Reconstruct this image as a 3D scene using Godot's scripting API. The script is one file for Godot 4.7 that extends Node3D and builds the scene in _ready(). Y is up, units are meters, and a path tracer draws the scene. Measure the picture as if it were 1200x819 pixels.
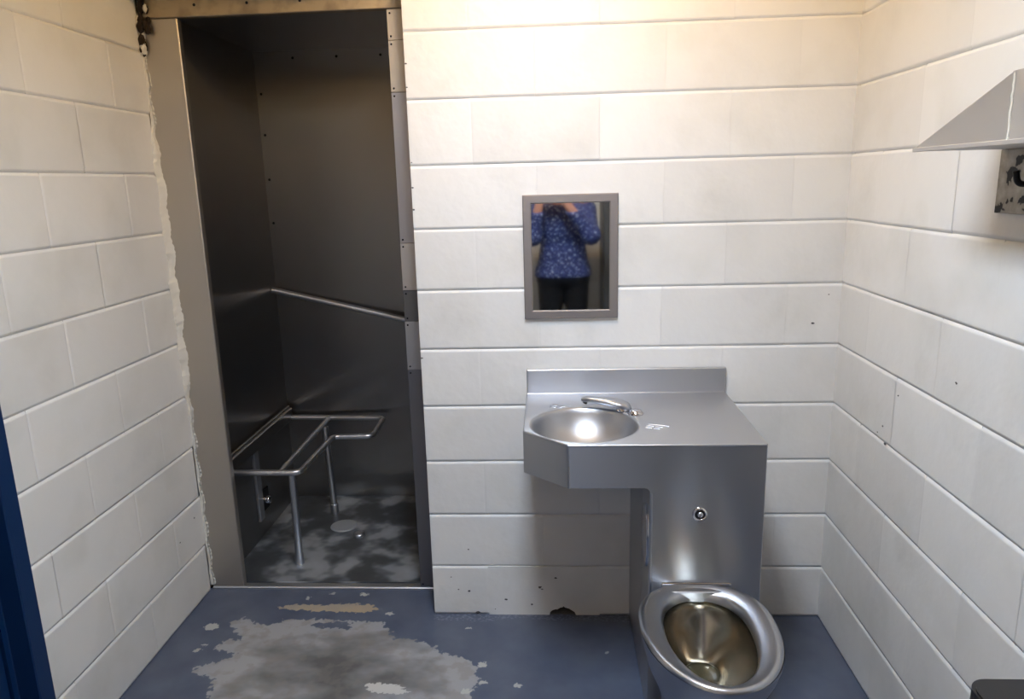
extends Node3D

const COURSE := 0.2032
const LIFT := 0.008
const BLOCK := 0.4064
const WALL_X0 := -0.9266
const WALL_X1 := 1.3922
const ROOM_Z1 := 3.25
const SHOWER_Z := -0.17
const CEILING := 2.6336

var rng := RandomNumberGenerator.new()
var mats := {}
var block_cache := {}
var taken := {}

# ---------------------------------------------------------------- naming
func numbered(called: String) -> String:
	if not taken.has(called):
		taken[called] = 0
		return called
	taken[called] += 1
	return "%s_%03d" % [called, taken[called]]

func thing(called: String, label: String, category: String, at := Vector3.ZERO, group := "") -> Node3D:
	var o := Node3D.new()
	o.name = numbered(called)
	add_child(o)
	o.position = at
	o.set_meta("label", label)
	o.set_meta("category", category)
	if group != "":
		o.set_meta("group", group)
	return o

func structure(called: String, at := Vector3.ZERO) -> Node3D:
	var o := Node3D.new()
	o.name = called
	add_child(o)
	o.position = at
	o.set_meta("kind", "structure")
	return o

func part(called: String, m: Mesh, material: Material, parent: Node3D, label := "") -> MeshInstance3D:
	var o := MeshInstance3D.new()
	o.name = called
	o.mesh = m
	o.material_override = material
	o.cast_shadow = GeometryInstance3D.SHADOW_CASTING_SETTING_ON
	parent.add_child(o, true)
	if label != "":
		o.set_meta("label", label)
	return o

# ---------------------------------------------------------------- mesh helpers
func begin() -> SurfaceTool:
	var st := SurfaceTool.new()
	st.begin(Mesh.PRIMITIVE_TRIANGLES)
	return st

func flat_uv(p: Vector3, n: Vector3) -> Vector2:
	if absf(n.y) > 0.75:
		return Vector2(p.x, p.z)
	if absf(n.x) > absf(n.z):
		return Vector2(p.z, -p.y)
	return Vector2(p.x, -p.y)

func tri(st: SurfaceTool, a: Vector3, b: Vector3, c: Vector3, n: Vector3) -> void:
	var pts := [a, b, c]
	if (b - a).cross(c - a).dot(n) > 0.0:
		pts = [a, c, b]
	for p in pts:
		st.set_normal(n)
		st.set_uv(flat_uv(p, n))
		st.add_vertex(p)

func quad(st: SurfaceTool, a: Vector3, b: Vector3, c: Vector3, d: Vector3, n := Vector3.ZERO) -> void:
	if n == Vector3.ZERO:
		n = (c - a).cross(d - b).normalized()
	tri(st, a, b, c, n)
	tri(st, a, c, d, n)

func bbox(st: SurfaceTool, lo: Vector3, hi: Vector3, b := 0.002) -> void:
	# box with chamfered edges
	var c := (lo + hi) * 0.5
	var h := (hi - lo) * 0.5
	b = minf(b, minf(h.x, minf(h.y, h.z)) * 0.9)
	var i := h - Vector3(b, b, b)
	for ax in 3:
		var u := (ax + 1) % 3
		var v := (ax + 2) % 3
		for s in [-1.0, 1.0]:
			var n := Vector3.ZERO
			n[ax] = s
			var q := []
			for k in [[-1.0, -1.0], [1.0, -1.0], [1.0, 1.0], [-1.0, 1.0]]:
				var p := Vector3.ZERO
				p[ax] = s * h[ax]
				p[u] = k[0] * i[u]
				p[v] = k[1] * i[v]
				q.append(c + p)
			quad(st, q[0], q[1], q[2], q[3], n)
			for s2 in [-1.0, 1.0]:
				var m := Vector3.ZERO
				m[ax] = s
				m[u] = s2
				m = m.normalized()
				var e := []
				for k in [-1.0, 1.0]:
					var p1 := Vector3.ZERO
					p1[ax] = s * h[ax]
					p1[u] = s2 * i[u]
					p1[v] = k * i[v]
					var p2 := Vector3.ZERO
					p2[ax] = s * i[ax]
					p2[u] = s2 * h[u]
					p2[v] = k * i[v]
					e.append(c + p1)
					e.append(c + p2)
				quad(st, e[0], e[1], e[3], e[2], m)
	for sx in [-1.0, 1.0]:
		for sy in [-1.0, 1.0]:
			for sz in [-1.0, 1.0]:
				var s := Vector3(sx, sy, sz)
				tri(st, c + s * Vector3(h.x, i.y, i.z), c + s * Vector3(i.x, h.y, i.z), c + s * Vector3(i.x, i.y, h.z), s.normalized())

func box_mesh(lo: Vector3, hi: Vector3, b := 0.002) -> ArrayMesh:
	var st := begin()
	bbox(st, lo, hi, b)
	return st.commit()

func grid(rows: Array, closed_u := true, flip := false, cap_first := false, cap_last := false) -> ArrayMesh:
	# rows: array of PackedVector3Array of one length; smooth normals
	var st := begin()
	add_grid(st, rows, closed_u, flip, cap_first, cap_last)
	st.generate_normals()
	return st.commit()

func add_grid(st: SurfaceTool, rows: Array, closed_u := true, flip := false, cap_first := false, cap_last := false) -> void:
	st.set_smooth_group(0)
	var n: int = rows[0].size()
	var last := n if closed_u else n - 1
	for i in rows.size() - 1:
		for j in last:
			var k := (j + 1) % n
			var a: Vector3 = rows[i][j]
			var b: Vector3 = rows[i][k]
			var c: Vector3 = rows[i + 1][k]
			var d: Vector3 = rows[i + 1][j]
			var u0 := float(j) / n
			var u1 := float(j + 1) / n
			var v0 := float(i) / rows.size()
			var v1 := float(i + 1) / rows.size()
			var l := [[a, u0, v0], [b, u1, v0], [c, u1, v1], [a, u0, v0], [c, u1, v1], [d, u0, v1]]
			if flip:
				l = [[a, u0, v0], [c, u1, v1], [b, u1, v0], [a, u0, v0], [d, u0, v1], [c, u1, v1]]
			for e in l:
				st.set_uv(Vector2(e[1], e[2]))
				st.add_vertex(e[0])
	for which in [0, 1]:
		if (which == 0 and not cap_first) or (which == 1 and not cap_last):
			continue
		st.set_smooth_group(1 + which)
		var r: PackedVector3Array = rows[0] if which == 0 else rows[rows.size() - 1]
		var mid := Vector3.ZERO
		for p in r:
			mid += p
		mid /= r.size()
		for j in n:
			var k := (j + 1) % n
			var o := [mid, r[k], r[j]] if which == 0 else [mid, r[j], r[k]]
			if flip:
				o = [o[0], o[2], o[1]]
			for p in o:
				st.set_uv(Vector2(0.5, 0.5))
				st.add_vertex(p)

func tube_rows(pts: Array, radius: float, seg := 14, closed := false, radii := []) -> Array:
	var rows := []
	var up := Vector3.UP
	var n := pts.size()
	var prev := Vector3.ZERO
	for i in n:
		var t: Vector3
		if closed:
			t = (pts[(i + 1) % n] - pts[(i + n - 1) % n]).normalized()
		elif i == 0:
			t = (pts[1] - pts[0]).normalized()
		elif i == n - 1:
			t = (pts[n - 1] - pts[n - 2]).normalized()
		else:
			t = (pts[i + 1] - pts[i - 1]).normalized()
		if prev == Vector3.ZERO:
			prev = up if absf(t.y) < 0.9 else Vector3.RIGHT
		var s := t.cross(prev).normalized()
		prev = s.cross(t).normalized()
		var r: float = radius if radii.is_empty() else radii[i]
		var row := PackedVector3Array()
		for k in seg:
			var a := TAU * k / seg
			row.append(pts[i] + (s * cos(a) + prev * sin(a)) * r)
		rows.append(row)
	if closed:
		rows.append(rows[0])
	return rows

func tube(pts: Array, radius: float, seg := 14, closed := false, radii := []) -> ArrayMesh:
	return grid(tube_rows(pts, radius, seg, closed, radii), true, true, not closed, not closed)

func rounded_path(pts: Array, r: float, steps := 6) -> Array:
	var out := [pts[0]]
	for i in range(1, pts.size() - 1):
		var a: Vector3 = pts[i] + (pts[i - 1] - pts[i]).normalized() * r
		var b: Vector3 = pts[i] + (pts[i + 1] - pts[i]).normalized() * r
		for k in steps + 1:
			var t := float(k) / steps
			out.append(a.lerp(pts[i], t).lerp(pts[i].lerp(b, t), t))
	out.append(pts[pts.size() - 1])
	return out

func lathe(profile: Array, seg := 32) -> ArrayMesh:
	# profile of Vector2(radius, height), axis y, going from the bottom outside upwards
	var rows := []
	for p in profile:
		var row := PackedVector3Array()
		for k in seg:
			var a := TAU * k / seg
			row.append(Vector3(cos(a) * p.x, p.y, sin(a) * p.x))
		rows.append(row)
	return grid(rows, true, false)

func prism(poly: PackedVector2Array, z0: float, z1: float, frame := Transform3D.IDENTITY) -> ArrayMesh:
	# polygon in x, y, extruded in z
	var st := begin()
	var ids := Geometry2D.triangulate_polygon(poly)
	for i in range(0, ids.size(), 3):
		for s in [[z1, 1.0], [z0, -1.0]]:
			var v := []
			for k in 3:
				var p: Vector2 = poly[ids[i + k]]
				v.append(frame * Vector3(p.x, p.y, s[0]))
			tri(st, v[0], v[1], v[2], frame.basis * Vector3(0, 0, s[1]))
	var turn := 1.0 if not Geometry2D.is_polygon_clockwise(poly) else -1.0
	for i in poly.size():
		var a := poly[i]
		var b := poly[(i + 1) % poly.size()]
		var e := (b - a).normalized()
		var n := Vector3(e.y, -e.x, 0) * turn
		quad(st, frame * Vector3(a.x, a.y, z0), frame * Vector3(b.x, b.y, z0), frame * Vector3(b.x, b.y, z1), frame * Vector3(a.x, a.y, z1), frame.basis * n)
	return st.commit()

# ---------------------------------------------------------------- textures and materials
func noise_image(w: int, h: int, freq: float, seed_value: int, octaves := 4, kind := FastNoiseLite.TYPE_SIMPLEX_SMOOTH) -> Image:
	var f := FastNoiseLite.new()
	f.noise_type = kind
	f.seed = seed_value
	f.frequency = freq
	f.fractal_octaves = octaves
	return f.get_seamless_image(w, h)

func ramp_texture(img: Image, stops: Array) -> ImageTexture:
	# stops: [position, Color] in rising order; maps grey to colour
	var lut := []
	for i in 256:
		var v := i / 255.0
		var c: Color = stops[0][1]
		for k in stops.size() - 1:
			if v >= stops[k][0]:
				c = stops[k][1].lerp(stops[k + 1][1], clampf((v - stops[k][0]) / (stops[k + 1][0] - stops[k][0]), 0, 1))
		lut.append(c)
	img.convert(Image.FORMAT_L8)
	var src := img.get_data()
	var dst := PackedByteArray()
	dst.resize(src.size() * 3)
	for i in src.size():
		var c: Color = lut[src[i]]
		dst[i * 3] = int(c.r * 255)
		dst[i * 3 + 1] = int(c.g * 255)
		dst[i * 3 + 2] = int(c.b * 255)
	return ImageTexture.create_from_image(Image.create_from_data(img.get_width(), img.get_height(), false, Image.FORMAT_RGB8, dst))

func triplanar(m: StandardMaterial3D, per_metre: float) -> void:
	m.uv1_triplanar = true
	m.uv1_world_triplanar = true
	m.uv1_scale = Vector3.ONE * per_metre
	m.uv1_triplanar_sharpness = 8.0

func plain(c: Color, rough := 0.6, metal := 0.0) -> StandardMaterial3D:
	var m := StandardMaterial3D.new()
	m.albedo_color = c
	m.roughness = rough
	m.metallic = metal
	return m

func steel(c: Color, rough: float, aniso := 0.0, mottle: Texture2D = null, mottle_scale := 1.0) -> StandardMaterial3D:
	var m := plain(c, rough, 1.0)
	if aniso != 0.0:
		m.anisotropy_enabled = true
		m.anisotropy = aniso
	if mottle:
		m.albedo_texture = mottle
		triplanar(m, mottle_scale)
	return m

func make_materials() -> void:
	var grain := ImageTexture.create_from_image(noise_image(512, 512, 0.035, 11, 5))
	var smudge := noise_image(512, 512, 0.006, 21, 5)
	# painted block: one white paint for all walls, three slightly uneven coats of it
	for i in 3:
		var k: float = [1.0, 0.985, 0.97][i]
		var m := plain(Color(0.865 * k, 0.865 * k, 0.857 * k), 0.5)
		m.albedo_texture = ramp_texture(smudge.duplicate(), [[0.0, Color(0.955, 0.955, 0.95)], [0.3, Color(0.985, 0.985, 0.982)], [0.5, Color(1, 1, 1)], [1.0, Color(1, 1, 1)]])
		triplanar(m, 0.9)
		m.heightmap_enabled = true
		m.heightmap_texture = grain
		m.heightmap_scale = 0.09
		mats["paint_%d" % i] = m
	mats.ceiling = plain(Color(0.86, 0.85, 0.82), 0.7)
	mats.concrete = plain(Color(0.40, 0.39, 0.38), 0.95)
	mats.chip = plain(Color(0.34, 0.33, 0.34), 0.9)
	# steels
	var scum := ramp_texture(noise_image(512, 512, 0.008, 31, 5), [[0.0, Color(0.78, 0.78, 0.80)], [0.4, Color(0.92, 0.92, 0.93)], [0.6, Color(1, 1, 1)], [1.0, Color(1, 1, 1)]])
	mats.unit = steel(Color(0.72, 0.73, 0.75), 0.34, -0.8)
	mats.unit_top = steel(Color(0.72, 0.73, 0.75), 0.42, -0.4)
	mats.basin = steel(Color(0.72, 0.73, 0.75), 0.36)
	mats.bowl = steel(Color(0.72, 0.73, 0.75), 0.30)
	mats.bowl_inside = steel(Color(0.66, 0.645, 0.605), 0.20)
	mats.chrome = steel(Color(0.80, 0.80, 0.82), 0.10)
	mats.tube = steel(Color(0.74, 0.75, 0.77), 0.40)
	mats.stall = steel(Color(0.57, 0.56, 0.55), 0.32, 0.85)
	mats.jamb = steel(Color(0.74, 0.72, 0.69), 0.48)
	mats.header = steel(Color(0.72, 0.66, 0.56), 0.55, 0.0, scum, 2.0)
	mats.plate_tan = steel(Color(0.78, 0.74, 0.68), 0.55)
	mats.plate_violet = steel(Color(0.68, 0.67, 0.68), 0.45)
	mats.plate_pale = steel(Color(0.76, 0.74, 0.72), 0.55)
	mats.plate_dark = steel(Color(0.46, 0.46, 0.46), 0.5)
	mats.plate_mid = steel(Color(0.68, 0.68, 0.69), 0.55)
	mats.plate_foot = steel(Color(0.50, 0.50, 0.52), 0.5)
	mats.shelf = steel(Color(0.78, 0.77, 0.76), 0.62)
	mats.dark_metal = steel(Color(0.16, 0.16, 0.17), 0.4)
	mats.black = plain(Color(0.02, 0.02, 0.022), 0.5)
	mats.mirror = steel(Color(0.86, 0.87, 0.86), 0.035)
	mats.mirror_frame = steel(Color(0.58, 0.56, 0.555), 0.62)
	mats.desk = plain(Color(0.10, 0.10, 0.11), 0.35)
	var blotch := ramp_texture(noise_image(512, 512, 0.012, 41, 4), [[0.0, Color(0.03, 0.03, 0.03)], [0.27, Color(0.05, 0.05, 0.05)], [0.33, Color(0.52, 0.50, 0.47)], [1.0, Color(0.66, 0.64, 0.61)]])
	var wp := plain(Color.WHITE, 0.5, 0.6)
	wp.albedo_texture = blotch
	triplanar(wp, 3.2)
	mats.worn_plate = wp
	var caulk := plain(Color(0.80, 0.795, 0.765), 0.75)
	mats.caulk = caulk
	mats.grime = plain(Color(0.13, 0.09, 0.06), 0.95)
	var blue := plain(Color(0.012, 0.155, 0.32), 0.42)
	mats.blue = blue
	# shower pan: steel with soap scum patches
	var pan := plain(Color.WHITE, 0.45, 0.75)
	pan.albedo_texture = ramp_texture(noise_image(512, 512, 0.0055, 52, 4), [[0.0, Color(0.34, 0.36, 0.38)], [0.40, Color(0.40, 0.42, 0.44)], [0.55, Color(0.54, 0.57, 0.60)], [0.68, Color(0.72, 0.75, 0.78)], [1.0, Color(0.80, 0.83, 0.86)]])
	triplanar(pan, 1.1)
	mats.pan = pan
	mats.scum = plain(Color(0.62, 0.64, 0.66), 0.6, 0.4)
	# people
	mats.skin = plain(Color(0.78, 0.56, 0.47), 0.55)
	mats.hair = plain(Color(0.10, 0.07, 0.05), 0.6)
	var shirt := plain(Color.WHITE, 0.8)
	shirt.albedo_texture = ramp_texture(noise_image(512, 512, 0.03, 61, 3, FastNoiseLite.TYPE_SIMPLEX), [[0.0, Color(0.10, 0.13, 0.28)], [0.45, Color(0.17, 0.21, 0.42)], [0.72, Color(0.22, 0.28, 0.50)], [0.80, Color(0.62, 0.66, 0.76)], [1.0, Color(0.75, 0.78, 0.85)]])
	triplanar(shirt, 2.2)
	mats.shirt = shirt
	mats.trousers = plain(Color(0.02, 0.02, 0.045), 0.85)
	mats.eye = plain(Color(0.85, 0.84, 0.82), 0.2)
	mats.locker = plain(Color(0.30, 0.30, 0.30), 0.5)
	mats.shoe = plain(Color(0.03, 0.03, 0.03), 0.5)

func floor_material() -> StandardMaterial3D:
	# blue floor paint with a worn patch down to the concrete; x and z in metres, 400 pixels to the metre
	var w := 960
	var h := 760
	var x0 := -0.95
	var z0 := -0.20
	var patch := PackedVector2Array([Vector2(-0.757, 0.059), Vector2(-0.722, 0.030), Vector2(-0.628, 0.080), Vector2(-0.563, 0.057), Vector2(-0.562, 0.041), Vector2(-0.442, 0.040), Vector2(-0.186, 0.053), Vector2(-0.172, 0.085), Vector2(-0.141, 0.107), Vector2(-0.130, 0.159), Vector2(-0.069, 0.148), Vector2(0.034, 0.197), Vector2(0.050, 0.226), Vector2(0.127, 0.254), Vector2(0.179, 0.290), Vector2(0.199, 0.370), Vector2(0.178, 0.446), Vector2(0.20, 0.60), Vector2(0.05, 0.78), Vector2(-0.3, 0.85), Vector2(-0.6, 0.74), Vector2(-0.643, 0.502), Vector2(-0.660, 0.428), Vector2(-0.672, 0.377), Vector2(-0.756, 0.351), Vector2(-0.762, 0.315), Vector2(-0.709, 0.295), Vector2(-0.650, 0.247), Vector2(-0.738, 0.218), Vector2(-0.723, 0.167), Vector2(-0.658, 0.166), Vector2(-0.702, 0.125)])
	var tan := PackedVector2Array([Vector2(-0.611, -0.035), Vector2(-0.571, -0.060), Vector2(-0.458, -0.054), Vector2(-0.351, -0.067), Vector2(-0.238, -0.056), Vector2(-0.224, -0.027), Vector2(-0.267, -0.008), Vector2(-0.445, -0.013), Vector2(-0.558, -0.024)])
	var island := PackedVector2Array([Vector2(-0.45, 0.066), Vector2(-0.374, 0.052), Vector2(-0.300, 0.060), Vector2(-0.295, 0.096), Vector2(-0.36, 0.088), Vector2(-0.425, 0.094)])
	var spots := [[-0.811, 0.089, 0.020], [-0.801, 0.229, 0.010], [0.205, 0.290, 0.013], [0.164, 0.421, 0.012], [0.215, 0.379, 0.010], [0.326, 0.390, 0.010], [-0.515, -0.102, 0.009], [-0.427, -0.136, 0.008], [-0.786, 0.199, 0.006], [0.133, 0.086, 0.006], [-0.171, 0.0, 0.010], [-0.30, -0.13, 0.012], [0.03, -0.15, 0.007], [0.62, 0.22, 0.006], [1.2, 0.5, 0.007], [0.40, 0.60, 0.009]]
	var pale := [[-0.093, 0.413, 0.035], [-0.13, 0.40, 0.02], [-0.06, 0.425, 0.022]]
	var n1 := FastNoiseLite.new()
	n1.seed = 5
	n1.frequency = 9.0
	n1.fractal_octaves = 4
	var n2 := FastNoiseLite.new()
	n2.seed = 6
	n2.frequency = 5.0
	n2.fractal_octaves = 4
	var img := Image.create(w, h, false, Image.FORMAT_RGB8)
	var rough := Image.create(w, h, false, Image.FORMAT_L8)
	for j in h:
		for i in w:
			var x := x0 + (i + 0.5) / 400.0
			var z := z0 + (j + 0.5) / 400.0
			var a := n2.get_noise_2d(x, z)
			var paint := Color(0.335, 0.365, 0.43).lerp(Color(0.285, 0.318, 0.39), clampf(0.5 + a, 0, 1))
			var c := paint
			var r := 0.40 + a * 0.05
			if x > -0.9 and x < 0.45 and z < 0.95:
				var dx := n1.get_noise_2d(x * 4.0, z * 4.0) * 0.022
				var dz := n1.get_noise_2d(x * 4.0 + 31.0, z * 4.0) * 0.018
				var p := Vector2(x + dx, z + dz)
				var bare := Geometry2D.is_point_in_polygon(p, patch)
				if bare and Geometry2D.is_point_in_polygon(p, island):
					bare = false
				if Geometry2D.is_point_in_polygon(p, tan):
					c = Color(0.64, 0.58, 0.49).lerp(Color(0.58, 0.55, 0.51), clampf(0.5 + a * 1.4, 0, 1))
					r = 0.85
				elif bare:
					var b := n2.get_noise_2d(x * 0.8 + 9.0, z * 1.3)
					var e := n1.get_noise_2d(x * 1.6 + 3.0, z * 1.6)
					var inner := Vector2((x + 0.27) / 0.36, (z - 0.36) / 0.27).length()
					var dirt := clampf((1.05 - inner) * 1.1 + b * 0.75, 0.0, 1.0)
					c = Color(0.57, 0.575, 0.585).lerp(Color(0.335, 0.335, 0.335), dirt)
					c = c.lerp(Color(0.47, 0.445, 0.42), clampf(e * 1.1, 0, 0.35))
					r = 0.75
			for s in spots:
				if absf(x - s[0]) > 0.06 or absf(z - s[1]) > 0.05:
					continue
				var d := Vector2((x - s[0]) * 0.75, z - s[1]).length() + n1.get_noise_2d(x * 7.0, z * 7.0) * 0.010
				if d < s[2]:
					c = Color(0.66, 0.66, 0.64)
					r = 0.8
			for s in pale:
				if absf(x - s[0]) < 0.12 and absf(z - s[1]) < 0.08 and Vector2((x - s[0]) * 0.6, (z - s[1]) * 1.6).length() + n1.get_noise_2d(x * 7.0, z * 7.0) * 0.012 < s[2]:
					c = Color(0.70, 0.70, 0.69)
			# scuffed line of pale dust at the foot of the block wall
			if x > 0.0 and x < 0.75 and z > -0.01 and z < 0.035 + a * 0.03 and n1.get_noise_2d(x * 6.0, z * 9.0) > 0.12:
				c = c.lerp(Color(0.50, 0.52, 0.58), 0.5)
			img.set_pixel(i, j, c)
			rough.set_pixel(i, j, Color(r, r, r))
	var m := plain(Color.WHITE, 1.0)
	m.albedo_texture = ImageTexture.create_from_image(img)
	m.roughness_texture = ImageTexture.create_from_image(rough)
	m.roughness_texture_channel = BaseMaterial3D.TEXTURE_CHANNEL_RED
	m.uv1_scale = Vector3(400.0 / w, 400.0 / h, 1)
	m.uv1_offset = Vector3(-x0 * 400.0 / w, -z0 * 400.0 / h, 0)
	return m

# ---------------------------------------------------------------- block walls
func block_mesh(length: float, height: float, head: float, bed_top: float, bed_low: float) -> ArrayMesh:
	var key := "%.3f %.3f %.4f %.4f %.4f" % [length, height, head, bed_top, bed_low]
	if block_cache.has(key):
		return block_cache[key]
	var xs := [0.0, 0.003, 0.008, length - 0.008, length - 0.003, length]
	var dx := [head, head * 0.55, 0.0, 0.0, head * 0.55, head]
	var ys := [0.0, 0.0045, 0.0105, height - 0.0105, height - 0.0045, height]
	var dy := [bed_low, bed_low * 0.65, 0.0, 0.0, bed_top * 0.65, bed_top]
	var tilt := [1.0, 0.75, 0.0, 0.0, 0.75, 1.0]
	var way := [-1.0, -1.0, 0.0, 0.0, 1.0, 1.0]
	var st := begin()
	for j in 5:
		for i in 5:
			var c := []
			for e in [[i, j], [i + 1, j], [i + 1, j + 1], [i, j + 1]]:
				var ix: int = e[0]
				var iy: int = e[1]
				var p := Vector3(xs[ix], ys[iy], -maxf(dx[ix], dy[iy]))
				var n := Vector3(way[ix] * tilt[ix] * head * 160.0, way[iy] * tilt[iy] * (0.85 if (bed_low > 0.0) else 0.0), 1.0).normalized()
				c.append([p, n])
			for k in [0, 2, 1, 0, 3, 2]:
				st.set_normal(c[k][1])
				st.set_uv(Vector2(c[k][0].x, c[k][0].y))
				st.add_vertex(c[k][0])
	var back := -0.03
	for e in [[Vector3(0, 0, 0), Vector3(length, 0, 0), Vector3.DOWN], [Vector3(0, height, 0), Vector3(length, height, 0), Vector3.UP], [Vector3(0, 0, 0), Vector3(0, height, 0), Vector3.LEFT], [Vector3(length, 0, 0), Vector3(length, height, 0), Vector3.RIGHT]]:
		var f := Vector3(0, 0, -0.0060 if e[2].x == 0.0 else -0.0030)
		var g := Vector3(0, 0, back)
		quad(st, e[0] + f, e[1] + f, e[1] + g, e[0] + g, e[2])
	var m := st.commit()
	block_cache[key] = m
	return m

func lay_blocks(parent: Node3D, tone: String, frame: Transform3D, a0: float, a1: float, odd: float, even: float, first: int, last: int, gap := Vector4(9, 9, 9, 9), skip_at := -9.0) -> void:
	# frame: local x along the wall, y up, z out of the wall; a0..a1 along x
	for k in range(first, last + 1):
		var y0 := maxf(0.0, (k - 1) * COURSE - LIFT)
		var y1 := minf(k * COURSE - LIFT, CEILING)
		if y1 - y0 < 0.03:
			continue
		var start: float = odd if k % 2 == 1 else even
		while start > a0:
			start -= BLOCK
		while start < a1:
			var s := maxf(start, a0)
			var e := minf(start + BLOCK, a1)
			start += BLOCK
			var pieces := [[s, e]]
			if (y0 + y1) * 0.5 > gap.y and (y0 + y1) * 0.5 < gap.w:
				pieces = []
				if s < gap.x:
					pieces.append([s, minf(e, gap.x)])
				if e > gap.z:
					pieces.append([maxf(s, gap.z), e])
			for pc in pieces:
				if pc[1] - pc[0] < 0.02:
					continue
				if skip_at > pc[0] and skip_at < pc[1] and k == 1:
					continue
				var head: float = ([0.0018, 0.0024, 0.0029] if tone == "left" else [0.0003, 0.0004, 0.0006])[rng.randi() % 3]
				var bed: float = [0.0048, 0.0055, 0.0060][rng.randi() % 3]
				var o := part("block", block_mesh(snappedf(pc[1] - pc[0], 0.001), y1 - y0, head, bed, bed), mats["paint_%d" % (rng.randi() % 3)], parent)
				o.transform = frame * Transform3D(Basis.IDENTITY, Vector3(pc[0], y0, rng.randf_range(-0.0003, 0.0003)))

func chip(parent: Node3D, frame: Transform3D, u: float, v: float, r: float) -> void:
	var poly := PackedVector2Array()
	for k in 9:
		var a := TAU * k / 9
		poly.append(Vector2(u + cos(a) * r * rng.randf_range(0.5, 1.2), v + sin(a) * r * rng.randf_range(0.35, 0.75)))
	part("paint_chip", prism(poly, -0.001, 0.0011, frame), mats.chip, parent)

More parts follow.
